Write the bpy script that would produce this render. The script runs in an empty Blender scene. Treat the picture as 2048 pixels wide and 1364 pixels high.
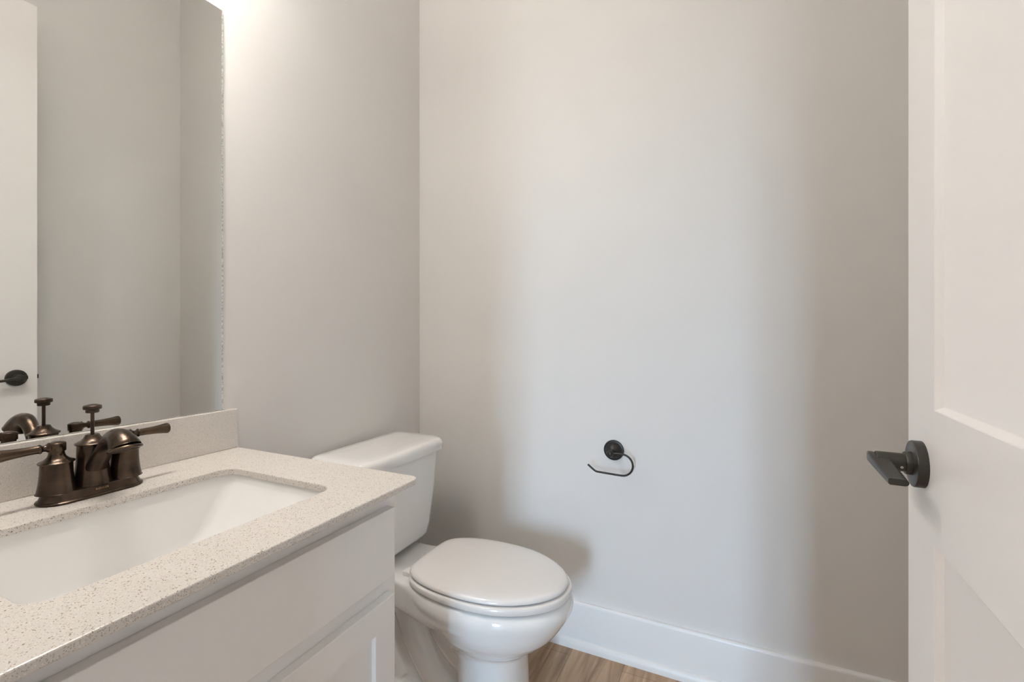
import bpy, bmesh, math, random
from mathutils import Vector, Matrix
random.seed(7)
S = bpy.context.scene
COL = S.collection
PI = math.pi

# ------------------------------------------------------------------ camera
# world: x = away from the mirror wall, y = away from the doorway, z = up (metres)
cam_data = bpy.data.cameras.new('camera')
cam_data.sensor_width = 36.0
cam_data.lens = 36.0 * 927.7 / 2048
cam_data.shift_y = -(682 - 662) / 2048
cam_data.clip_start = 0.02
cam = bpy.data.objects.new('camera', cam_data)
COL.objects.link(cam)
cam.location = (1.1756, 0.0, 1.116)
cam.rotation_euler = (PI / 2, 0, math.radians(25.173))
S.camera = cam

# ------------------------------------------------------------------ sky, daylight, exposure
S.view_settings.view_transform = 'Standard'
S.view_settings.look = 'None'
S.view_settings.gamma = 1.0
S.view_settings.use_curve_mapping = False
S.view_settings.exposure = 0.15
world = bpy.data.worlds.new('daylight')
S.world = world
world.use_nodes = True
bg = world.node_tree.nodes['Background']
bg.inputs['Strength'].default_value = 56.0
# bright bluish sky above the horizon, dull ground below it
wt = world.node_tree
wc = wt.nodes.new('ShaderNodeTexCoord')
ws = wt.nodes.new('ShaderNodeSeparateXYZ')
wr = wt.nodes.new('ShaderNodeValToRGB')
wr.color_ramp.elements[0].position = 0.47
wr.color_ramp.elements[0].color = (0.10, 0.11, 0.10, 1)
wr.color_ramp.elements[1].position = 0.52
wr.color_ramp.elements[1].color = (0.54, 0.76, 1.0, 1)
wm = wt.nodes.new('ShaderNodeMapRange')
wm.inputs['From Min'].default_value = -1
wm.inputs['From Max'].default_value = 1
wt.links.new(wc.outputs['Generated'], ws.inputs['Vector'])
wt.links.new(ws.outputs['Z'], wm.inputs['Value'])
wt.links.new(wm.outputs['Result'], wr.inputs['Fac'])
wt.links.new(wr.outputs['Color'], bg.inputs['Color'])
VANITY_LIGHT = 32.0          # emission of the frosted shades over the mirror
BULB_LIGHT = 290.0           # emission of the bulbs, bare above and below the shades
HALL_FILL = 140.0  # emission of the unseen fill lamp added in the hall

S.cycles.max_bounces = 12
S.cycles.diffuse_bounces = 6
S.cycles.glossy_bounces = 5
S.cycles.sample_clamp_indirect = 6.0


# ------------------------------------------------------------------ materials
def mat(name, color, rough=0.5, metal=0.0, coat=0.0, spec=0.5):
    m = bpy.data.materials.new(name)
    m.use_nodes = True
    b = m.node_tree.nodes['Principled BSDF']
    b.inputs['Base Color'].default_value = (*color, 1)
    b.inputs['Roughness'].default_value = rough
    b.inputs['Metallic'].default_value = metal
    b.inputs['Coat Weight'].default_value = coat
    b.inputs['Coat Roughness'].default_value = 0.05
    b.inputs['Specular IOR Level'].default_value = spec
    return m


def nodes(m):
    t = m.node_tree
    return t, t.nodes['Principled BSDF']


def add_bump(m, scale, strength, dist=0.001, detail=3):
    t, b = nodes(m)
    tc = t.nodes.new('ShaderNodeTexCoord')
    n = t.nodes.new('ShaderNodeTexNoise')
    n.inputs['Scale'].default_value = scale
    n.inputs['Detail'].default_value = detail
    bu = t.nodes.new('ShaderNodeBump')
    bu.inputs['Strength'].default_value = strength
    bu.inputs['Distance'].default_value = dist
    t.links.new(tc.outputs['Object'], n.inputs['Vector'])
    t.links.new(n.outputs['Fac'], bu.inputs['Height'])
    t.links.new(bu.outputs['Normal'], b.inputs['Normal'])


M_wall = mat('wall_paint', (0.74, 0.720, 0.700), 0.55, spec=0.35)
add_bump(M_wall, 160, 0.10)
M_ceil = mat('ceiling_paint', (0.88, 0.87, 0.855), 0.8)
add_bump(M_ceil, 120, 0.1)
M_trim = mat('white_trim_paint', (0.82, 0.81, 0.80), 0.35)
add_bump(M_trim, 60, 0.02)
M_door = mat('white_door_paint', (0.88, 0.855, 0.835), 0.38)
add_bump(M_door, 90, 0.03)
M_cab = mat('white_cabinet_paint', (0.88, 0.865, 0.855), 0.38)
add_bump(M_cab, 90, 0.02)
M_dark = mat('shadow_gap', (0.05, 0.045, 0.04), 0.9)
M_porc = mat('white_porcelain', (0.84, 0.83, 0.815), 0.06, coat=0.6)
M_sink = mat('white_sink_china', (0.86, 0.85, 0.83), 0.13, coat=0.5)
M_plastic = mat('white_seat_plastic', (0.80, 0.775, 0.755), 0.13, coat=0.4)
M_black = mat('black_bronze', (0.030, 0.027, 0.024), 0.38, metal=0.5)
add_bump(M_black, 300, 0.05)
M_lever = mat('dark_grey_bronze', (0.045, 0.041, 0.035), 0.36, metal=0.5)
M_screw = mat('screw_steel', (0.5, 0.48, 0.45), 0.3, metal=1.0)
M_letter = mat('brass_lettering', (0.42, 0.25, 0.13), 0.4, metal=0.8)

# oil rubbed bronze: dark brown metal with lighter rubbed mottling
M_bronze = mat('oil_rubbed_bronze', (0.07, 0.05, 0.036), 0.24, metal=0.9)
t, b = nodes(M_bronze)
tc = t.nodes.new('ShaderNodeTexCoord')
nz = t.nodes.new('ShaderNodeTexNoise')
nz.inputs['Scale'].default_value = 38
nz.inputs['Detail'].default_value = 5
cr = t.nodes.new('ShaderNodeValToRGB')
cr.color_ramp.elements[0].position = 0.35
cr.color_ramp.elements[0].color = (0.042, 0.032, 0.025, 1)
cr.color_ramp.elements[1].position = 0.72
cr.color_ramp.elements[1].color = (0.100, 0.068, 0.046, 1)
t.links.new(tc.outputs['Object'], nz.inputs['Vector'])
t.links.new(nz.outputs['Fac'], cr.inputs['Fac'])
t.links.new(cr.outputs['Color'], b.inputs['Base Color'])

# speckled quartz
M_quartz = mat('speckled_quartz', (0.7, 0.63, 0.55), 0.30, coat=0.0)
t, b = nodes(M_quartz)
tc = t.nodes.new('ShaderNodeTexCoord')


def speck(scale, keep, radius, seed):
    mp = t.nodes.new('ShaderNodeMapping')
    mp.inputs['Location'].default_value = (seed, seed * 0.37, seed * 0.71)
    v = t.nodes.new('ShaderNodeTexVoronoi')
    v.inputs['Scale'].default_value = scale
    t.links.new(tc.outputs['Object'], mp.inputs['Vector'])
    dn = t.nodes.new('ShaderNodeTexNoise')
    dn.inputs['Scale'].default_value = scale * 1.3
    dn.inputs['Detail'].default_value = 1
    t.links.new(mp.outputs['Vector'], dn.inputs['Vector'])
    vm = t.nodes.new('ShaderNodeVectorMath')
    vm.operation = 'MULTIPLY_ADD'
    vm.inputs[1].default_value = (1.1 / scale,) * 3
    t.links.new(dn.outputs['Color'], vm.inputs[0])
    t.links.new(mp.outputs['Vector'], vm.inputs[2])
    t.links.new(vm.outputs['Vector'], v.inputs['Vector'])
    sep = t.nodes.new('ShaderNodeSeparateColor')
    t.links.new(v.outputs['Color'], sep.inputs['Color'])
    a = t.nodes.new('ShaderNodeMath')
    a.operation = 'LESS_THAN'
    a.inputs[1].default_value = keep
    t.links.new(sep.outputs['Red'], a.inputs[0])
    d = t.nodes.new('ShaderNodeMath')
    d.operation = 'LESS_THAN'
    d.inputs[1].default_value = radius
    t.links.new(v.outputs['Distance'], d.inputs[0])
    mm = t.nodes.new('ShaderNodeMath')
    mm.operation = 'MULTIPLY'
    t.links.new(a.outputs[0], mm.inputs[0])
    t.links.new(d.outputs[0], mm.inputs[1])
    return mm.outputs[0]


def mixc(fac, c0, c1):
    mx = t.nodes.new('ShaderNodeMix')
    mx.data_type = 'RGBA'
    if isinstance(c0, tuple):
        mx.inputs['A'].default_value = c0
    else:
        t.links.new(c0, mx.inputs['A'])
    mx.inputs['B'].default_value = c1
    t.links.new(fac, mx.inputs['Factor'])
    return mx.outputs['Result']


nz = t.nodes.new('ShaderNodeTexNoise')
nz.inputs['Scale'].default_value = 30
nz.inputs['Detail'].default_value = 6
t.links.new(tc.outputs['Object'], nz.inputs['Vector'])
c = mixc(nz.outputs['Fac'], (0.645, 0.60, 0.555, 1), (0.70, 0.66, 0.62, 1))
c = mixc(speck(520, 0.22, 0.36, 3.1), c, (0.82, 0.775, 0.72, 1))
c = mixc(speck(560, 0.27, 0.39, 11.7), c, (0.43, 0.375, 0.32, 1))
c = mixc(speck(400, 0.16, 0.36, 5.3), c, (0.19, 0.15, 0.11, 1))
t.links.new(c, b.inputs['Base Color'])

# silvered mirror and its ground edge
M_mirror = mat('silvered_glass', (0.86, 0.87, 0.85), 0.0, metal=1.0)
M_medge = mat('ground_glass_edge', (0.80, 0.84, 0.80), 0.35)
t, b = nodes(M_medge)
tc = t.nodes.new('ShaderNodeTexCoord')
nz = t.nodes.new('ShaderNodeTexNoise')
nz.inputs['Scale'].default_value = 190
nz.inputs['Detail'].default_value = 3
cr = t.nodes.new('ShaderNodeValToRGB')
cr.color_ramp.elements[0].position = 0.42
cr.color_ramp.elements[0].color = (0.45, 0.46, 0.42, 1)
cr.color_ramp.elements[1].position = 0.55
cr.color_ramp.elements[1].color = (0.84, 0.87, 0.83, 1)
t.links.new(tc.outputs['Object'], nz.inputs['Vector'])
t.links.new(nz.outputs['Fac'], cr.inputs['Fac'])
t.links.new(cr.outputs['Color'], b.inputs['Base Color'])

# oak-look plank floor, boards running along y
M_floor = mat('oak_plank_floor', (0.25, 0.17, 0.1), 0.45)
t, b = nodes(M_floor)
tc = t.nodes.new('ShaderNodeTexCoord')
mp = t.nodes.new('ShaderNodeMapping')
mp.inputs['Rotation'].default_value = (0, 0, PI / 2)
mp.inputs['Location'].default_value = (0.31, 0.045, 0)
t.links.new(tc.outputs['Object'], mp.inputs['Vector'])
br = t.nodes.new('ShaderNodeTexBrick')
br.inputs['Scale'].default_value = 1.0
br.inputs['Brick Width'].default_value = 1.22
br.inputs['Row Height'].default_value = 0.18
br.inputs['Mortar Size'].default_value = 0.0012
br.inputs['Color1'].default_value = (0.8, 0.8, 0.8, 1)
br.inputs['Color2'].default_value = (1.1, 1.1, 1.1, 1)
br.inputs['Mortar'].default_value = (0.45, 0.42, 0.4, 1)
t.links.new(mp.outputs['Vector'], br.inputs['Vector'])
mg = t.nodes.new('ShaderNodeMapping')
mg.inputs['Scale'].default_value = (13, 1.1, 13)
t.links.new(tc.outputs['Object'], mg.inputs['Vector'])
n1 = t.nodes.new('ShaderNodeTexNoise')
n1.inputs['Scale'].default_value = 1.6
n1.inputs['Detail'].default_value = 8
n1.inputs['Distortion'].default_value = 1.6
t.links.new(mg.outputs['Vector'], n1.inputs['Vector'])
cr = t.nodes.new('ShaderNodeValToRGB')
cr.color_ramp.elements[0].position = 0.30
cr.color_ramp.elements[0].color = (0.25, 0.155, 0.088, 1)
cr.color_ramp.elements[1].position = 0.70
cr.color_ramp.elements[1].color = (0.58, 0.405, 0.265, 1)
t.links.new(n1.outputs['Fac'], cr.inputs['Fac'])
mx = t.nodes.new('ShaderNodeMix')
mx.data_type = 'RGBA'
mx.blend_type = 'MULTIPLY'
mx.inputs['Factor'].default_value = 0.8
t.links.new(cr.outputs['Color'], mx.inputs['A'])
t.links.new(br.outputs['Color'], mx.inputs['B'])
t.links.new(mx.outputs['Result'], b.inputs['Base Color'])

M_shade = bpy.data.materials.new('lit_frosted_glass')
M_shade.use_nodes = True
b = M_shade.node_tree.nodes['Principled BSDF']
b.inputs['Base Color'].default_value = (0.9, 0.88, 0.84, 1)
b.inputs['Emission Color'].default_value = (1.0, 0.96, 0.91, 1)
b.inputs['Emission Strength'].default_value = VANITY_LIGHT
M_bulb = M_shade.copy()
M_bulb.name = 'lit_bulb'
M_bulb.node_tree.nodes['Principled BSDF'].inputs['Emission Strength'].default_value = BULB_LIGHT
M_disc = bpy.data.materials.new('lit_fill_lens')
M_disc.use_nodes = True
b = M_disc.node_tree.nodes['Principled BSDF']
b.inputs['Emission Color'].default_value = (0.96, 0.97, 1.0, 1)
b.inputs['Emission Strength'].default_value = HALL_FILL


# ------------------------------------------------------------------ mesh helpers
def finish(bm, smooth=None):
    bmesh.ops.recalc_face_normals(bm, faces=bm.faces)
    return bm


def obj(name, bm, m, parent=None, smooth=40.0):
    me = bpy.data.meshes.new(name)
    finish(bm)
    bm.to_mesh(me)
    bm.free()
    if isinstance(m, (list, tuple)):
        for k in m:
            me.materials.append(k)
    else:
        me.materials.append(m)
    if smooth:
        for p in me.polygons:
            p.use_smooth = True
        me.set_sharp_from_angle(angle=math.radians(smooth))
    o = bpy.data.objects.new(name, me)
    COL.objects.link(o)
    if parent:
        o.parent = parent
        o.matrix_parent_inverse = world_matrix(parent).inverted()
    return o


def world_matrix(o):
    m = o.matrix_basis.copy()
    if o.parent:
        return world_matrix(o.parent) @ o.matrix_parent_inverse @ m
    return m


def empty(name, loc, parent=None):
    o = bpy.data.objects.new(name, None)
    o.location = loc
    o.empty_display_size = 0.05
    COL.objects.link(o)
    if parent:
        o.parent = parent
        o.matrix_parent_inverse = world_matrix(parent).inverted()
    return o


def tag(o, label, cat=None, group=None, kind=None):
    o['label'] = label
    if cat:
        o['category'] = cat
    if group:
        o['group'] = group
    if kind:
        o['kind'] = kind
    return o


def struct(name, bm, m, label, cat, smooth=40.0):
    o = obj(name, bm, m, None, smooth)
    return tag(o, label, cat, None, 'structure')


def add_box(bm, x0, x1, y0, y1, z0, z1, bev=0.0, seg=2):
    r = bmesh.ops.create_cube(bm, size=1.0)
    vs = r['verts']
    bmesh.ops.scale(bm, verts=vs, vec=(x1 - x0, y1 - y0, z1 - z0))
    bmesh.ops.translate(bm, verts=vs, vec=((x0 + x1) / 2, (y0 + y1) / 2, (z0 + z1) / 2))
    if bev > 0:
        es = list({e for v in vs for e in v.link_edges})
        bmesh.ops.bevel(bm, geom=es, offset=bev, segments=seg, profile=0.5, affect='EDGES')


def box(*a, **k):
    bm = bmesh.new()
    add_box(bm, *a, **k)
    return bm


def add_loft(bm, rings, cap0=True, cap1=True, closed=True):
    vr = [[bm.verts.new(p) for p in r] for r in rings]
    n = len(vr[0])
    for a, c in zip(vr[:-1], vr[1:]):
        for i in range(n if closed else n - 1):
            j = (i + 1) % n
            bm.faces.new((a[i], a[j], c[j], c[i]))
    if cap0:
        bm.faces.new(list(reversed(vr[0])))
    if cap1:
        bm.faces.new(vr[-1])
    return vr


def frame_for(d):
    d = d.normalized()
    up = Vector((0, 0, 1)) if abs(d.z) < 0.95 else Vector((1, 0, 0))
    u = d.cross(up).normalized()
    v = u.cross(d).normalized()
    return u, v


def add_tube(bm, pts, radii, n=20, caps=True, squash=None):
    pts = [Vector(p) for p in pts]
    if not isinstance(radii, (list, tuple)):
        radii = [radii] * len(pts)
    d0 = (pts[1] - pts[0]).normalized()
    u, v = frame_for(d0)
    rings = []
    prev = d0
    for i, p in enumerate(pts):
        if i == 0:
            d = d0
        elif i == len(pts) - 1:
            d = (pts[i] - pts[i - 1]).normalized()
        else:
            d = ((pts[i + 1] - pts[i]).normalized() + (pts[i] - pts[i - 1]).normalized()).normalized()
        q = prev.rotation_difference(d)
        u = q @ u
        v = q @ v
        prev = d
        su, sv = (1, 1) if squash is None else squash[i]
        rings.append([p + u * math.cos(2 * PI * k / n) * radii[i] * su + v * math.sin(2 * PI * k / n) * radii[i] * sv
                      for k in range(n)])
    add_loft(bm, rings, caps, caps)


def add_lathe(bm, prof, origin=(0, 0, 0), axis=(0, 0, 1), n=40):
    """prof: list of (radius, height along the axis)."""
    a = Vector(axis).normalized()
    u, v = frame_for(a)
    o = Vector(origin)
    rings = []
    for r, h in prof:
        r = max(r, 0.00005)
        rings.append([o + a * h + u * math.cos(2 * PI * k / n) * r + v * math.sin(2 * PI * k / n) * r for k in range(n)])
    add_loft(bm, rings)


def lathe(prof, origin=(0, 0, 0), axis=(0, 0, 1), n=40):
    bm = bmesh.new()
    add_lathe(bm, prof, origin, axis, n)
    return bm


def open_tube(prof, origin, n=36):
    """a closed profile turned about the vertical: a tube wall open at both ends."""
    bm = bmesh.new()
    o = Vector(origin)
    rings = [[o + Vector((math.cos(2 * PI * k / n) * r, math.sin(2 * PI * k / n) * r, h)) for k in range(n)] for r, h in prof]
    vr = add_loft(bm, rings, False, False)
    for k in range(n):
        m = (k + 1) % n
        bm.faces.new((vr[-1][k], vr[-1][m], vr[0][m], vr[0][k]))
    return bm


def spline(pts, k=8):
    """Catmull-Rom through tuples of any length."""
    out = []
    P = [pts[0]] + list(pts) + [pts[-1]]
    for i in range(1, len(P) - 2):
        for s in range(k):
            u = s / k
            p0, p1, p2, p3 = P[i - 1], P[i], P[i + 1], P[i + 2]
            out.append(tuple(0.5 * (2 * b_ + (c_ - a_) * u + (2 * a_ - 5 * b_ + 4 * c_ - d_) * u * u
                                    + (3 * b_ - a_ - 3 * c_ + d_) * u ** 3)
                             for a_, b_, c_, d_ in zip(p0, p1, p2, p3)))
    out.append(tuple(pts[-1]))
    return out


def rrect(x0, x1, y0, y1, rad, off=0.0, z=0.0, k=6):
    """rounded rectangle, counter-clockwise; rad is one radius or four (x0y0, x1y0, x1y1, x0y1); off grows it."""
    if not isinstance(rad, (list, tuple)):
        rad = (rad,) * 4
    pts = []
    for (cx, cy, sx, sy, a0), r in zip(((x0, y0, 1, 1, PI), (x1, y0, -1, 1, 1.5 * PI), (x1, y1, -1, -1, 0), (x0, y1, 1, -1, 0.5 * PI)), rad):
        rr_ = max(r + off, 0.0002)
        ccx, ccy = cx + sx * r, cy + sy * r
        for i in range(k + 1):
            a = a0 + 0.5 * PI * i / k
            pts.append((ccx + rr_ * math.cos(a), ccy + rr_ * math.sin(a), z))
    return pts


# ------------------------------------------------------------------ the room
D = 1.5916            # back wall
W = 1.6802            # right wall
HC = 3.05            # ceiling
FY = 0.13             # inner face of the doorway wall
FO = 0.015            # its outer face
OX0, OX1, OZ = 0.63, 1.345, 2.47      # door opening
HX0, HX1, HY = -1.6, 3.6, -5.0        # hall beyond the doorway

struct('floor', box(HX0 - .1, HX1 + .1, HY - .1, D + .1, -0.08, 0.0), M_floor, 'brown oak-look plank floor', 'floor')
struct('ceiling', box(HX0 - .1, HX1 + .1, HY - .1, D + .1, HC, HC + .08), M_ceil, 'flat white ceiling', 'ceiling')
struct('wall_left', box(-0.1, 0.0, FY, D + .1, 0, HC), M_wall, 'greige painted wall behind the mirror and toilet tank', 'wall')
struct('wall_back', box(0.0, W + .1, D, D + .1, 0, HC), M_wall, 'greige painted wall with the paper holder', 'wall')
struct('wall_right', box(W, W + .1, FY, D, 0, HC), M_wall, 'greige painted wall behind the open door', 'wall')
bm = bmesh.new()
add_box(bm, HX0, OX0, FO, FY, 0, HC)
add_box(bm, OX1, HX1, FO, FY, 0, HC)
add_box(bm, OX0, OX1, FO, FY, OZ, HC)
struct('wall_front', bm, M_wall, 'greige painted wall around the doorway', 'wall')
# hall beyond the doorway, with the window the daylight comes through
WX0, WX1, WZ0, WZ1 = 1.04, 1.86, 0.25, 2.20
struct('wall_hall_left', box(HX0 - .1, HX0, HY, FO, 0, HC), M_wall, 'greige hall wall left of the doorway', 'wall')
struct('wall_hall_right', box(HX1, HX1 + .1, HY, FO, 0, HC), M_wall, 'greige hall wall right of the doorway', 'wall')
bm = bmesh.new()
add_box(bm, HX0 - .1, WX0, HY - .1, HY, 0, HC)
add_box(bm, WX1, HX1 + .1, HY - .1, HY, 0, HC)
add_box(bm, WX0, WX1, HY - .1, HY, 0, WZ0)
add_box(bm, WX0, WX1, HY - .1, HY, WZ1, HC)
struct('wall_hall_far', bm, M_wall, 'greige hall wall with the window', 'wall')
bm = bmesh.new()
for x0, x1 in ((WX0, WX0 + .05), ((WX0 + WX1) / 2 - .04, (WX0 + WX1) / 2 + .04), (WX1 - .05, WX1)):
    add_box(bm, x0, x1, HY - .08, HY - .02, WZ0, WZ1)
add_box(bm, WX0, WX1, HY - .08, HY - .02, WZ0, WZ0 + .05)
add_box(bm, WX0, WX1, HY - .08, HY - .02, WZ1 - .05, WZ1)
struct('window_1', bm, M_trim, 'white framed two-pane window in the hall', 'window')
portal = bpy.data.lights.new('window_portal', 'AREA')
portal.shape = 'RECTANGLE'
portal.size, portal.size_y = WX1 - WX0, WZ1 - WZ0
portal.cycles.is_portal = True
po = bpy.data.objects.new('window_portal', portal)
po.location = ((WX0 + WX1) / 2, HY - .09, (WZ0 + WZ1) / 2)
po.rotation_euler = (PI / 2, 0, 0)
COL.objects.link(po)


def profile_run(prof, a, c, axis):
    """extrude a 2-D profile (d out from wall, z) along a wall from a to c; axis tells how to place it."""
    bm = bmesh.new()
    add_loft(bm, [[axis(s, d, z) for d, z in prof] for s in (a, c)])
    return bm


BASE = [(0, 0), (.014, 0), (.014, .150), (.0125, .156), (.009, .159), (0, .159)]
SHOE = [(.014, 0), (.0265, 0), (.0265, .012), (.0245, .021), (.0205, .0275), (.0155, .030), (.014, .030)]
struct('baseboard_back', profile_run(BASE, 0.0, W, lambda s, d, z: (s, D - d, z)), M_trim, 'tall white baseboard along the paper-holder wall', 'baseboard')
struct('trim_1', profile_run(SHOE, 0.0, W, lambda s, d, z: (s, D - d, z)), M_trim, 'white shoe moulding at the foot of the back baseboard', 'trim')
struct('baseboard_left', profile_run(BASE, .80, D - .014, lambda s, d, z: (d, s, z)), M_trim, 'white baseboard behind the toilet', 'baseboard')
struct('baseboard_right', profile_run(BASE, FY, D - .014, lambda s, d, z: (W - d, s, z)), M_trim, 'white baseboard behind the open door', 'baseboard')
bm = bmesh.new()     # door jamb lining
add_box(bm, OX0, OX0 + .018, FO - .002, FY + .002, 0, OZ)
add_box(bm, OX1 - .004, OX1 + .004, FO - .002, FY + .002, 0, OZ)
add_box(bm, OX0, OX1, FO - .002, FY + .002, OZ - .012, OZ)
struct('trim_2', bm, M_trim, 'white jamb lining the doorway', 'trim')


# ------------------------------------------------------------------ open door with lever handle
ang = math.atan2(0.0373, 1.0)
d_far = Vector((1.4220, 0.8977, 0.0))
dl = Vector((-math.sin(ang), -math.cos(ang), 0))          # along the door from the free edge to the hinge
dn = Vector((-math.cos(ang), math.sin(ang), 0))           # out of the face towards the room


def dp(a, b_, z):
    return d_far + dl * a + dn * b_ + Vector((0, 0, z))


DW, DT, DZ0, DZ1 = 0.762, 0.035, 0.014, 2.452


def door_mesh():
    bm = bmesh.new()
    xs = [0, .1115, DW - .1115, DW]
    zs = [DZ0, .245, .836, 1.011, DZ1 - .115, DZ1]
    for side in (0, 1):
        f = (lambda a, b_, z: dp(a, b_, z)) if side == 0 else (lambda a, b_, z: dp(a, -DT - b_, z))
        g = [[bm.verts.new(f(x, 0, z)) for z in zs] for x in xs]
        for i in range(3):
            for j in range(5):
                if i == 1 and j in (1, 3):
                    a0, a1, z0, z1 = xs[1], xs[2], zs[j], zs[j + 1]
                    prev = [g[1][j], g[2][j], g[2][j + 1], g[1][j + 1]]
                    for ins, dep in ((.0012, -.0006), (.0065, -.0085), (.008, -.009)):
                        cur = [bm.verts.new(f(p, dep, q)) for p, q in
                               ((a0 + ins, z0 + ins), (a1 - ins, z0 + ins), (a1 - ins, z1 - ins), (a0 + ins, z1 - ins))]
                        for k in range(4):
                            bm.faces.new((prev[k], prev[(k + 1) % 4], cur[(k + 1) % 4], cur[k]))
                        prev = cur
                    bm.faces.new(prev)
                else:
                    bm.faces.new((g[i][j], g[i + 1][j], g[i + 1][j + 1], g[i][j + 1]))
        if side == 0:
            g0 = g
    loop0 = [g0[0][j] for j in range(6)] + [g0[i][5] for i in (1, 2, 3)] + [g0[3][j] for j in (4, 3, 2, 1, 0)] + [g0[i][0] for i in (2, 1)]
    loop1 = [g[0][j] for j in range(6)] + [g[i][5] for i in (1, 2, 3)] + [g[3][j] for j in (4, 3, 2, 1, 0)] + [g[i][0] for i in (2, 1)]
    for k in range(len(loop0)):
        m = (k + 1) % len(loop0)
        bm.faces.new((loop0[k], loop0[m], loop1[m], loop1[k]))
    return bm


door = obj('door_1', door_mesh(), M_door, None, 25)
tag(door, 'open white two-panel door with dark lever handle', 'door', None, 'structure')
# lever set
AX = .0645
HZ = .929
handle = empty('door_handle', dp(AX, 0, HZ), door)
handle['label'] = 'dark bronze lever handle with round rose'
obj('rose', lathe([(0, 0), (.0322, 0), (.0322, .0105), (.0315, .012), (.0300, .0125), (.0165, .0125), (.0160, .013), (.0160, .0185), (.0150, .020), (0, .020)],
                  dp(AX, 0, HZ), dn, 56), M_lever, handle)
obj('spindle_sleeve', lathe([(0, .0195), (.0128, .0195), (.0128, .0515), (.0120, .0528), (0, .0528)], dp(AX, 0, HZ), dn, 40), M_lever, handle)
bm = bmesh.new()
rings = []
for a, b0, b1, zc, h in ((.0500, .0480, .0603, .9318, .0120), (.0520, .0470, .0608, .9316, .0128), (.062, .040, .0612, .931, .0130), (.080, .0350, .060, .9285, .0118),
                         (.110, .0340, .0575, .9245, .0098), (.140, .0335, .0555, .9215, .0086), (.147, .0335, .0550, .921, .0084)):
    ring = []
    r = h * .5
    cs = [(b0 + r, -PI / 2 * 3), (b0 + r, 0)]
    for k in range(7):        # rounded inner edge
        an = PI / 2 + PI * k / 6
        ring.append(dp(a, b0 + r + r * math.cos(an), zc + r * math.sin(an)))
    e = .0016
    ring += [dp(a, b1 - e, zc - h / 2), dp(a, b1, zc - h / 2 + e), dp(a, b1, zc + h / 2 - e), dp(a, b1 - e, zc + h / 2)]
    rings.append(ring)
add_loft(bm, rings)
obj('lever', bm, M_lever, handle, 35)
obj('set_screw', lathe([(0, 0), (.0019, 0), (.0017, .0006), (.0008, .0007), (0, .0003)],
                       dp(AX, .0250, HZ) + (dl * .93 - Vector((0, 0, .36))).normalized() * .0127, (dl * .93 - Vector((0, 0, .36))), 16), M_screw, handle)
bm = bmesh.new()
c0 = dp(0.0, -DT / 2, HZ)
add_loft(bm, [[c0 - dl * (.0005 + e) + Vector((-dl.y * u * .011, dl.x * u * .011, v * .028)) for u, v in ((-1, -1), (1, -1), (1, 1), (-1, 1))] for e in (-.002, .0008)])
add_loft(bm, [[c0 - dl * e + Vector((-dl.y * u * .006, dl.x * u * .006, v * .008)) for u, v in ((-1, -1), (1, -1), (1, 1), (-1, 1))] for e in (0, .009)])
lt = obj('latch_plate', bm, M_lever, door)
lt['label'] = 'dark latch on the door edge'


# ------------------------------------------------------------------ vanity cabinet
CZ = .815             # counter top height
CT = .0125            # slab thickness
cab = empty('vanity_cabinet', (0.27, .46, 0))
tag(cab, 'white vanity cabinet with shaker doors under the speckled countertop', 'cabinet')
YC0, YC1, XF = .146, .774, .541
bm = bmesh.new()
zt = CZ - CT - .0004
add_box(bm, .002, XF - .019, YC1 - .016, YC1, .0, zt)                       # right side panel
add_box(bm, .002, XF - .019, YC0, YC0 + .016, .0, zt)                       # left side panel
add_box(bm, .002, XF - .075, YC0 + .016, YC1 - .016, .0, .09)               # plinth
add_box(bm, .002, XF - .019, YC0 + .016, YC1 - .016, .09, .106)             # bottom
add_box(bm, .002, .010, YC0 + .016, YC1 - .016, .106, zt)                   # back
add_box(bm, XF - .019, XF, YC1 - .038, YC1, .09, zt, .0006, 1)              # face frame
add_box(bm, XF - .019, XF, YC0, YC0 + .038, .09, zt, .0006, 1)
add_box(bm, XF - .019, XF, YC0 + .038, YC1 - .038, .742, zt)
add_box(bm, XF - .019, XF, YC0 + .038, YC1 - .038, .578, .632)
add_box(bm, XF - .019, XF, YC0 + .038, YC1 - .038, .09, .135)
obj('cabinet_frame', bm, M_cab, cab, 12)
YD0, YD1 = .170, .750
obj('drawer_front', box(XF + .0005, XF + .0195, YD0, YD1, .622, .760, .0012, 2), M_cab, cab, 12)


def shaker(y0, y1, z0, z1, x0, th, st=.0555, rec=.009):
    bm = bmesh.new()
    x1 = x0 + th
    e = .0012
    outer_b = [(x0, y0, z0), (x0, y1, z0), (x0, y1, z1), (x0, y0, z1)]
    outer_m = [(x1 - e, y0, z0), (x1 - e, y1, z0), (x1 - e, y1, z1), (x1 - e, y0, z1)]
    outer_f = [(x1, y0 + e, z0 + e), (x1, y1 - e, z0 + e), (x1, y1 - e, z1 - e), (x1, y0 + e, z1 - e)]

    def inner(i, dx):
        return [(x1 - dx, y0 + st + i, z0 + st + i), (x1 - dx, y1 - st - i, z0 + st + i), (x1 - dx, y1 - st - i, z1 - st - i), (x1 - dx, y0 + st + i, z1 - st - i)]
    add_loft(bm, [outer_b, outer_m, outer_f, inner(0, 0), inner(.0006, .0012), inner(.0012, rec)])
    return bm


obj('cabinet_door', shaker(.4615, YD1, .118, .585, XF + .0005, .019), M_cab, cab, 25)
obj('cabinet_door', shaker(YD0, .4585, .118, .585, XF + .0005, .019), M_cab, cab, 25)

# countertop with a sink cut-out
CX0, CX1, CY0, CY1 = .0015, .5975, .135, .787
KX0, KX1, KY0, KY1, KR = .176, .486, .231, .662, .030
outer_r = (.001, .004, .022, .001)


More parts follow.
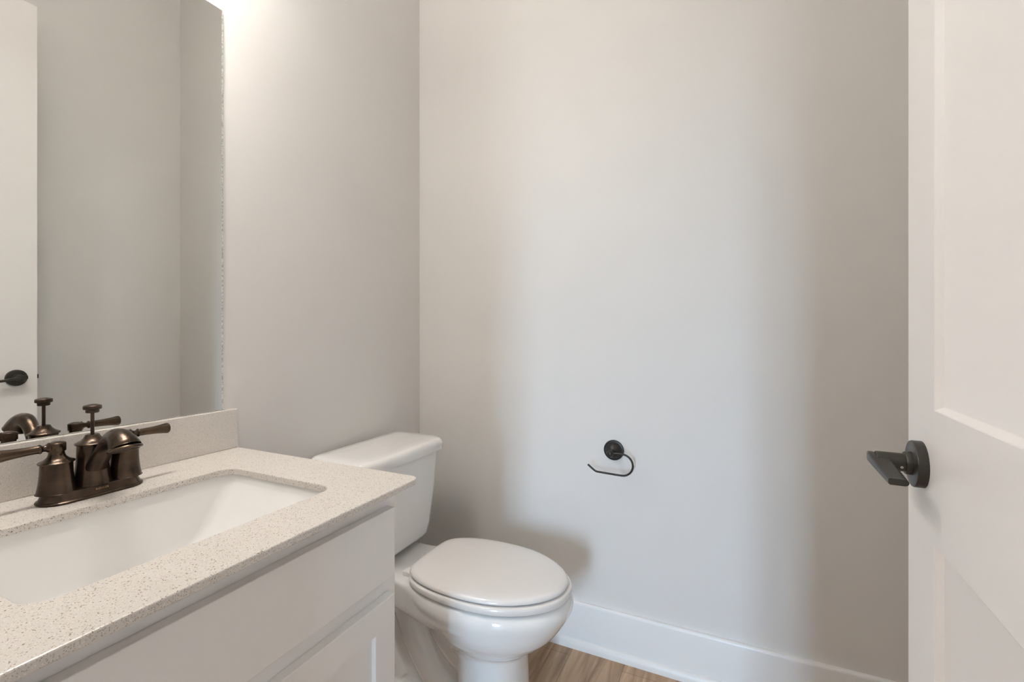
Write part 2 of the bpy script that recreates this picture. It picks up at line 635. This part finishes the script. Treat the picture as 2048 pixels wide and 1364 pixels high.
def loop_pts(off_o, z):
    return rrect(CX0, CX1, CY0, CY1, outer_r, off_o, z, 8)


def hole_pts(off_i, z):
    return rrect(KX0, KX1, KY0, KY1, KR, off_i, z, 8)


bm = bmesh.new()
e = .0022
zb = CZ - CT
oo = [loop_pts(-e, CZ), loop_pts(-e * .3, CZ - e * .3), loop_pts(0, CZ - e), loop_pts(0, zb + e * .7), loop_pts(-e * .6, zb)]
vo = [[bm.verts.new(p) for p in r] for r in oo]
ii = [hole_pts(e * .8, CZ), hole_pts(e * .24, CZ - e * .24), hole_pts(0, CZ - e * .8), hole_pts(0, zb)]
vi = [[bm.verts.new(p) for p in r] for r in ii]
for R_ in (vo, vi):
    for a, c in zip(R_[:-1], R_[1:]):
        for k in range(len(a)):
            m = (k + 1) % len(a)
            bm.faces.new((a[k], a[m], c[m], c[k]))
bm.edges.ensure_lookup_table()
for lo, li in ((vo[0], vi[0]), (vo[-1], vi[-1])):
    es = []
    for L in (lo, li):
        for k in range(len(L)):
            ed = bm.edges.get((L[k], L[(k + 1) % len(L)]))
            es.append(ed)
    bmesh.ops.triangle_fill(bm, use_beauty=True, use_dissolve=False, edges=es)
counter = obj('countertop', bm, M_quartz, None, 12)
tag(counter, 'beige speckled quartz countertop with a rectangular sink cut-out', 'countertop')

splash = obj('backsplash', box(.0015, .020, CY0, CY1, CZ + .0003, .9145, .0012, 2), M_quartz, None, 12)
tag(splash, 'low upright speckled quartz backsplash strip under the mirror', 'backsplash')

# undermount sink
sink = empty('sink', ((KX0 + KX1) / 2, (KY0 + KY1) / 2, zb - .14))
tag(sink, 'white rectangular undermount sink set below the countertop', 'sink')
bm = bmesh.new()
cx, cy = (KX0 + KX1) / 2, (KY0 + KY1) / 2


def basin(dx0, dx1, dy0, dy1, r, z):
    return rrect(KX0 - .004 + dx0, KX1 + .004 - dx1, KY0 - .004 + dy0, KY1 + .004 - dy1, r, 0, z, 8)


zs = zb - .0006
ins = [basin(-.022, -.022, -.022, -.022, .05, zs - .008), basin(-.022, -.022, -.022, -.022, .05, zs), basin(0, 0, 0, 0, .030, zs), basin(.0015, .0015, .002, .002, .029, zs - .003),
       basin(.0025, .0025, .003, .003, .027, zs - .013), basin(.0035, .0035, .0055, .0055, .024, zs - .018), basin(.0055, .0055, .012, .012, .020, zs - .027),
       basin(.011, .011, .036, .036, .018, zs - .058), basin(.018, .018, .070, .070, .018, zs - .100), basin(.022, .022, .082, .082, .020, zs - .112), basin(.029, .029, .094, .094, .023, zs - .121),
       basin(.042, .042, .110, .110, .026, zs - .1275), basin(.065, .065, .135, .135, .030, zs - .131), basin(.12, .12, .18, .18, .033, zs - .133)]
outs = [basin(.10, .10, .15, .15, .04, zs - .146), basin(.035, .035, .085, .085, .05, zs - .140), basin(.010, .010, .050, .050, .045, zs - .108),
        basin(-.006, -.006, .012, .012, .04, zs - .050), basin(-.010, -.010, -.004, -.004, .04, zs - .012), basin(-.022, -.022, -.022, -.022, .05, zs - .008)]
vr = add_loft(bm, outs[:-1] + ins, True, True)
obj('basin', bm, M_sink, sink, 50)
obj('drain', lathe([(0, 0), (.022, 0), (.022, .003), (.019, .0045), (.016, .003), (.012, .003), (.010, .006), (0, .007)], (cx - .01, cy, zs - .1338), n=32), M_bronze, sink)

# ------------------------------------------------------------------ faucet
FX, FYc = .102, .449
faucet = empty('faucet', (FX, FYc, CZ))
tag(faucet, 'dark bronze centerset faucet with two lever handles behind the sink', 'faucet')


def oblong(hl, hw, z, k=10):
    r = hw
    pts = []
    for s, a0 in ((1, 0), (-1, PI)):
        for i in range(k + 1):
            a = a0 + PI * i / k
            pts.append((FX + r * math.cos(a), FYc + s * (hl - r) + r * math.sin(a), CZ + z))
    return pts


bm = bmesh.new()
prof = [(.0775, .0330, .0002), (.0785, .0340, .0015), (.0785, .0340, .0035), (.0770, .0325, .0050), (.0755, .0310, .0056), (.0745, .0300, .0075), (.0730, .0285, .0110),
        (.0715, .0272, .0150), (.0706, .0264, .0182), (.0698, .0256, .0190), (.067, .023, .0190)]
add_loft(bm, [oblong(hl, hw, z) for hl, hw, z in prof])
obj('base_plate', bm, M_bronze, faucet, 30)


def bell(y, r_bot, r_top, z_top):
    p = []
    for i in range(14):
        u = i / 13
        r = r_top + (r_bot - r_top) * (1 - u) ** 2.2
        p.append((r, .0185 + (z_top - .0185) * u))
    return lathe([(r_bot + .001, .0180)] + p + [(r_top - .001, z_top + .0004)], (FX, y, CZ), n=44)


for sgn in (-1, 1):
    y = FYc + sgn * .0508
    hnd = obj('handle_base', bell(y, .0268, .0218, .0685), M_bronze, faucet)
    obj('collar', lathe([(.021, .0685), (.0238, .0690), (.0246, .0700), (.0246, .0712), (.0236, .0722), (.0200, .0738), (.0160, .0765), (.0128, .0800), (.0112, .0840),
                         (.0106, .0885), (.0112, .0900)], (FX, y, CZ), n=44), M_bronze, hnd)
    lev = obj('lever_hub', lathe([(.0100, .0890), (.0124, .0898), (.0128, .0910), (.0128, .1030), (.0124, .1040), (.0110, .1050), (.0060, .1066), (0, .1070)],
                                 (FX, y, CZ), n=40), M_bronze, hnd)
    hp = [(.0092, .010), (.0066, .013), (.0050, .0165), (.0056, .0195), (.0078, .0212), (.0082, .0226), (.0074, .0240), (.0070, .0260), (.0071, .036), (.0076, .046),
          (.0083, .056), (.0092, .064), (.0102, .070), (.0108, .0735), (.0108, .0758), (.0098, .0774), (.006, .0782), (0, .0784)]
    tilt = -.01
    obj('lever', lathe(hp, (FX, y, CZ + .0975), (0, sgn, tilt), 28), M_bronze, hnd)

body = obj('spout_body', bell(FYc, .0288, .0222, .0915), M_bronze, faucet)
obj('collar', lathe([(.0215, .0915), (.0246, .0920), (.0254, .0930), (.0254, .0940), (.0245, .0950), (.0215, .0966), (.0170, .0995), (.0130, .1035), (.0108, .1075), (.0098, .1092),
                     (.0080, .1098), (.0040, .1100), (0, .1100)], (FX, FYc, CZ), n=44), M_bronze, body)
rod = obj('lift_rod', lathe([(.0031, .108), (.0029, .112), (.0029, .1500)], (FX, FYc, CZ), n=18), M_bronze, faucet)
obj('lift_knob', lathe([(.0030, .1485), (.0088, .1492), (.0098, .1500), (.0100, .1545), (.0108, .1552), (.0130, .1558), (.0137, .1566), (.0137, .1618), (.0130, .1628),
                        (.0095, .1640), (.0050, .1652), (0, .1656)], (FX, FYc, CZ), n=36), M_bronze, rod)
sp = spline([(FX + .003, FYc, CZ + .026, .0120, 1.5), (FX + .0125, FYc, CZ + .047, .0118, 1.5), (FX + .0265, FYc, CZ + .0675, .0116, 1.35), (FX + .0435, FYc, CZ + .0880, .0120, 1.12),
             (FX + .0600, FYc, CZ + .1025, .0134, 1.0), (FX + .0765, FYc, CZ + .1100, .0155, 1.0), (FX + .0915, FYc, CZ + .1095, .0182, 1.0), (FX + .1020, FYc, CZ + .1040, .0208, 1.0),
             (FX + .1075, FYc, CZ + .0985, .0228, 1.0), (FX + .1095, FYc, CZ + .0955, .0240, 1.0)], 6)
bm = bmesh.new()
add_tube(bm, [p[:3] for p in sp], [p[3] for p in sp], 36, True, [(p[4], 1.0) for p in sp])
sx, sz = FX + .1092, CZ + .0965
add_lathe(bm, [(.0200, -.003), (.0232, -.001), (.0250, .0008), (.0258, .0024), (.0256, .0038), (.0246, .0050), (.0218, .0054), (.019, .0048), (.017, -.001), (0, -.003)], (sx, FYc, sz), (.30, 0, -1), 40)
obj('spout', bm, M_bronze, body)
# lettering on the front of the base plate
cu = bpy.data.curves.new('lettering_curve', 'FONT')
cu.body = 'KOHLER'
cu.align_x = 'CENTER'
cu.align_y = 'CENTER'
cu.size = .0048
cu.extrude = .00025
cu.space_character = 1.1
tmp = bpy.data.objects.new('lettering_tmp', cu)
COL.objects.link(tmp)
dg = bpy.context.evaluated_depsgraph_get()
me = bpy.data.meshes.new_from_object(tmp.evaluated_get(dg))
bpy.data.objects.remove(tmp)
bpy.data.curves.remove(cu)
me.materials.clear()
me.materials.append(M_letter)
slope = math.atan2(.0036, .0107)
me.transform(Matrix.Translation((FX + .0284, FYc + .003, CZ + .0128)) @ Matrix.Rotation(PI / 2, 4, 'Z') @ Matrix.Rotation(PI / 2 - slope, 4, 'X'))
lo = bpy.data.objects.new('lettering', me)
COL.objects.link(lo)
lo.parent = faucet
lo.matrix_parent_inverse = world_matrix(faucet).inverted()
lo['label'] = 'small brass coloured lettering'

# ------------------------------------------------------------------ mirror
bm = bmesh.new()
MY0, MY1, MZ0, MZ1 = .165, .7572, .9152, 1.934
e = .0040
add_loft(bm, [[(.001, MY0, MZ0), (.001, MY1, MZ0), (.001, MY1, MZ1), (.001, MY0, MZ1)],
              [(.0052, MY0, MZ0), (.0052, MY1, MZ0), (.0052, MY1, MZ1), (.0052, MY0, MZ1)],
              [(.0066, MY0 + e, MZ0 + e * .2), (.0066, MY1 - e, MZ0 + e * .2), (.0066, MY1 - e, MZ1 - e * .6), (.0066, MY0 + e, MZ1 - e * .6)]])
bm.faces.ensure_lookup_table()
for f in bm.faces:
    f.material_index = 0 if abs(f.calc_center_median().x - .0066) < 1e-5 else 1
mirror = obj('mirror', bm, [M_mirror, M_medge], None, 0)
tag(mirror, 'frameless rectangular wall mirror resting on the backsplash', 'mirror')

# ------------------------------------------------------------------ toilet
TY = 1.203
toilet = empty('toilet', (.40, TY, 0))
tag(toilet, 'white two-piece toilet with closed lid beside the vanity', 'toilet')


def sym(pts, z, n=None):
    """pts: list of (x, half width) from the back point to the front point -> closed ring."""
    a = [(x, TY - w, z) for x, w in pts]
    c = [(x, TY + w, z) for x, w in reversed(pts)]
    return a + c[1:-1] if pts[0][1] < 1e-6 and pts[-1][1] < 1e-6 else a + c


def egg(x0, x1, w, xw, nb=2.4, nf=2.1, k=22, wb=0.0):
    """outline: x0 back, x1 front, w half width at xw; wb = half width of a flat back."""
    out = []
    for i in range(k + 1):
        a = PI / 2 * i / k
        c, s = math.cos(a), math.sin(a)
        out.append((xw - (xw - x0) * abs(c) ** (2 / nb), w * abs(s) ** (2 / nb)))
    for i in range(1, k + 1):
        a = PI / 2 * (1 - i / k)
        c, s = math.cos(a), math.sin(a)
        out.append((xw + (x1 - xw) * abs(c) ** (2 / nf), w * abs(s) ** (2 / nf)))
    return out


def scaled(pts, kx, kw, cx):
    return [(cx + (x - cx) * kx, w * kw) for x, w in pts]


# bowl: rim + deck, bowl underside, front column, web, trapway, foot -> fused by a remesh
bm = bmesh.new()
secs = [(.40, .640, .086, .53, .20), (.40, .668, .100, .54, .222), (.40, .684, .114, .55, .236), (.40, .703, .129, .555, .252), (.40, .724, .144, .56, .268),
        (.39, .747, .158, .565, .290), (.36, .762, .166, .56, .310), (.33, .775, .1705, .55, .330), (.29, .7845, .1740, .54, .348), (.28, .7875, .1745, .54, .362), (.28, .784, .1715, .54, .374), (.283, .777, .166, .54, .382), (.286, .770, .160, .54, .3865)]
add_loft(bm, [sym(egg(x0, x1, w, xw), z) for x0, x1, w, xw, z in secs])
deck = [(.040, 0), (.041, .075), (.050, .100), (.075, .108), (.18, .112), (.26, .117), (.33, .131), (.38, .1475), (.43, .160), (.48, .168), (.54, .172), (.57, .08), (.57, 0)]
deck_b = [(.040, 0), (.041, .075), (.050, .100), (.075, .108), (.18, .112), (.26, .117), (.33, .131), (.38, .1465), (.42, .155), (.46, .158), (.50, .140), (.53, .06), (.53, 0)]
add_loft(bm, [sym(scaled(deck_b, .975, .955, .3), .302), sym(scaled(deck_b, .995, .99, .3), .309), sym(deck, .322), sym(deck, .378), sym(scaled(deck, .995, .985, .3), .385), sym(scaled(deck, .985, .965, .3), .3868)])
col = [(.450, .652, .092, .56, .26), (.455, .650, .093, .56, .16), (.455, .653, .095, .56, .08), (.450, .660, .099, .56, .03), (.45, .663, .101, .56, .0)]
add_loft(bm, [sym(egg(x0, x1, w, xw, 3.2, 2.3), z) for x0, x1, w, xw, z in col])
add_box(bm, .13, .50, TY - .036, TY + .036, .0, .33)
foot = egg(.115, .60, .100, .33, 3.4, 3.0)
add_loft(bm, [sym(foot, .0), sym(foot, .020), sym(scaled(foot, .985, .93, .35), .030), sym(scaled(foot, .96, .80, .35), .036)])
for pts in ([(.235, .315, .046), (.262, .262, .050), (.290, .205, .051), (.318, .150, .051), (.352, .100, .050), (.398, .060, .048), (.460, .035, .045)],
            [(.145, .300, .030), (.160, .22, .034), (.185, .15, .036), (.215, .09, .036), (.25, .04, .034)],
            [(.37, .285, .050), (.405, .232, .054), (.455, .185, .056), (.52, .15, .056)]):
    s_ = spline(pts, 6)
    for sg in (-1, 1):
        add_tube(bm, [(x, TY + sg * .020, z) for x, z, r in s_], [r for x, z, r in s_], 24)
bowl = obj('bowl', bm, M_porc, toilet, 0)
for p in bowl.data.polygons:
    p.use_smooth = True
md = bowl.modifiers.new('fuse', 'REMESH')
md.mode = 'VOXEL'
md.voxel_size = .0042
md.use_smooth_shade = True
md = bowl.modifiers.new('soften', 'SMOOTH')
md.factor = .5
md.iterations = 14


def prism(x0, x1, w, r, z, bow=0.0):
    """rounded rectangle in plan, the front bowed by `bow`."""
    pts = rrect(x0, x1, TY - w, TY + w, (r * .6, r, r, r * .6), 0, z, 8)
    return [(x + bow * max(0, (x - x0) / (x1 - x0)) * (1 - ((y - TY) / w) ** 2), y, z) for x, y, z in pts]


bm = bmesh.new()
add_loft(bm, [prism(.075, .205, .132, .05, .4035), prism(.066, .216, .146, .052, .406), prism(.060, .224, .155, .053, .413), prism(.056, .229, .161, .053, .425, .004), prism(.050, .233, .167, .052, .46, .006), prism(.044, .238, .180, .050, .56, .008),
              prism(.040, .241, .191, .048, .66, .009), prism(.038, .243, .1955, .047, .7015, .010)])
obj('tank', bm, M_porc, toilet, 50)
bm = bmesh.new()
lid = []
for ins, z in ((.006, .7020), (.001, .7028), (0, .705), (0, .722), (.0012, .7285), (.0045, .7345), (.0105, .7385), (.019, .7405), (.045, .7418), (.085, .7425)):
    lid.append(prism(.026 + ins, .256 - ins, .2095 - ins, max(.050 - ins * .6, .008), z, .012))
add_loft(bm, lid)
obj('tank_lid', bm, M_porc, toilet, 50)

seat_out = [(.312, 0), (.3125, .05), (.316, .085), (.324, .108), (.338, .124), (.362, .141), (.40, .156), (.46, .1675), (.53, .1705), (.60, .163), (.655, .145), (.705, .116), (.742, .081), (.765, .043), (.772, .016), (.773, 0)]
seat_s = spline([(.318 + (x - .312) * (.773 - .318) / (.773 - .312), w * .968) for x, w in seat_out], 4)


def inset(pts, d, cx=.545):
    """move the outline inwards by d."""
    full = [(x, w) for x, w in pts]
    if d > .012:
        full = inset(pts, .012, cx)
        k = 1 - (d - .012) / .17
        return [(cx - .01 + (x - cx + .01) * (1 - (d - .012) / .23), w * k) for x, w in full]
    out = []
    for i, (x, w) in enumerate(full):
        a = full[max(0, i - 1)]
        c = full[min(len(full) - 1, i + 1)]
        tx, tw = c[0] - a[0], c[1] - a[1]
        L = math.hypot(tx, tw) or 1
        nx, nw = tw / L, -tx / L      # towards the inside
        if i == 0:
            nx, nw = 1, 0
        if i == len(full) - 1:
            nx, nw = -1, 0
        out.append((x + nx * d, max(0.0, w + nw * d)))
    out[0] = (out[0][0], 0.0)
    out[-1] = (out[-1][0], 0.0)
    return out


def slab(outline, levels):
    bm = bmesh.new()
    add_loft(bm, [sym(inset(outline, d), z) for d, z in levels])
    return bm


seat_o2 = [(x + (.009 if x > .5 else .0), w + .0055 * min(1, w / .05)) for x, w in seat_s]
obj('seat', slab(seat_o2, [(.009, .3908), (.0025, .3911), (.0006, .3925), (0, .3955), (0, .4025), (.0008, .4060), (.0025, .4086), (.006, .4098), (.03, .4100)]), M_plastic, toilet, 60)
obj('seat_lid', slab(seat_s, [(.008, .4138), (.0020, .4140), (.0005, .4150), (0, .4170), (.0007, .4202), (.003, .4235), (.0075, .4262), (.016, .4282), (.035, .4297), (.065, .4310), (.10, .4318)]), M_plastic, toilet, 60)
for x, w in ((.40, .135), (.70, .09)):       # feet between rim and seat
    for s in (-1, 1):
        obj('bumper', box(x - .010, x + .010, TY + s * w - .006, TY + s * w + .006, .384, .392), M_plastic, toilet)
for s in (-1, 1):
    bm = bmesh.new()
    add_box(bm, .290, .335, TY + s * .074 - .016, TY + s * .074 + .016, .3855, .402, .005, 3)
    obj('seat_hinge', bm, M_plastic, toilet)
for s in (-1, 1):
    obj('bolt_cap', lathe([(.013, 0), (.013, .004), (.0115, .010), (.007, .0135), (0, .0145)], (.262, TY + s * .093, .0285), n=24), M_porc, toilet)

# ------------------------------------------------------------------ toilet paper holder
HX, HZp = .8150, .7075
hold = empty('toilet_paper_holder', (HX, D, HZp))
tag(hold, 'empty dark bronze toilet paper hook on the back wall', 'toilet paper holder')
obj('wall_rose', lathe([(0, .0002), (.0342, .0002), (.0346, .0015), (.0346, .0050), (.0335, .0068), (.0305, .0076), (.0285, .0078), (.0275, .0090), (.0262, .0125), (.0220, .0185), (.0165, .0235),
                        (.0120, .0262), (.0090, .0285), (0, .0295)], (HX, D, HZp), (0, -1, 0), 48), M_black, hold)
obj('post', lathe([(.0085, .026), (.0068, .030), (.0062, .036), (.0066, .046), (.0082, .050), (.0088, .0525), (.0082, .055), (.0070, .0565), (.0075, .0575), (.0095, .0605), (.0106, .0650), (.0106, .0680), (.0096, .0715), (.0072, .0745), (.0038, .0760), (0, .0764)],
                  (HX, D, HZp), (.03, -1, .035), 32), M_black, hold)
bx, bz, by = .8195, .7105, D - .066
cxx, czz, R_ = .8560, .6780, .0350
pts = [(bx, by, bz), (.835, by, .7125), (.850, by, .7130)]
for i in range(15):
    a = PI / 2 - PI * i / 14
    pts.append((cxx + R_ * math.cos(a), by, czz + R_ * math.sin(a)))
pts += [(.830, by, .6434), (.800, by, .6446), (.776, by, .6456)]
for i in range(1, 5):
    a = i / 4
    pts.append((.776 - .011 * a, by, .6456 + .003 * a * a))
pts += [(.758, by, .6535), (.7435, by, .6645)]
bm = bmesh.new()
add_tube(bm, pts, .0033, 16)
add_lathe(bm, [(.0030, -.002), (.0033, .0), (.0030, .002), (.0015, .003), (0, .0032)], pts[-1], (-.8, 0, .6), 16)
obj('hook', bm, M_black, hold, 60)

# ------------------------------------------------------------------ vanity light above the mirror
LZ, LX = 2.25, .185
vl = empty('vanity_light', (0, .45, LZ))
tag(vl, 'three-shade bronze vanity light above the mirror', 'wall light')
obj('back_plate', box(.001, .022, .20, .70, LZ - .012, LZ + .058, .006, 3), M_bronze, vl)
for y in (.30, .45, .60):
    arm = bmesh.new()
    add_tube(arm, spline([(.020, y, LZ + .022), (.06, y, LZ + .028), (.100, y, LZ + .010), (.118, y, LZ - .030), (LX - .044, y, LZ - .050)], 6), .007, 14)
    add_lathe(arm, [(0, 0), (.014, 0), (.014, .005), (0, .006)], (LX - .050, y, LZ - .052), (1, 0, 0), 20)
    obj('arm', arm, M_bronze, vl)
    obj('lamp_shade', open_tube([(.0435, -.112), (.0450, -.110), (.0450, .010), (.0435, .012), (.0415, .010), (.0415, -.110)], (LX, y, LZ)), M_shade, vl)
    obj('bulb', lathe([(0, -.072), (.014, -.068), (.025, -.057), (.029, -.043), (.029, -.028), (.025, -.012), (.014, -.001), (0, .003)], (LX, y, LZ), n=28), M_bulb, vl)

# unseen hall ceiling light, position made up to brighten the door and cabinets
cl = empty('hall_fill_light', (-.70, -1.8, HC))
tag(cl, 'unseen round flush ceiling light added in the hall as fill', 'ceiling light')
obj('light_ring', lathe([(0, 0), (.185, 0), (.185, -.012), (.165, -.018), (0, -.018)], (-.70, -1.8, HC), n=40), M_trim, cl)
obj('light_lens', lathe([(.162, -.0182), (.160, -.026), (.10, -.033), (0, -.036)], (-.70, -1.8, HC), n=40), M_disc, cl)
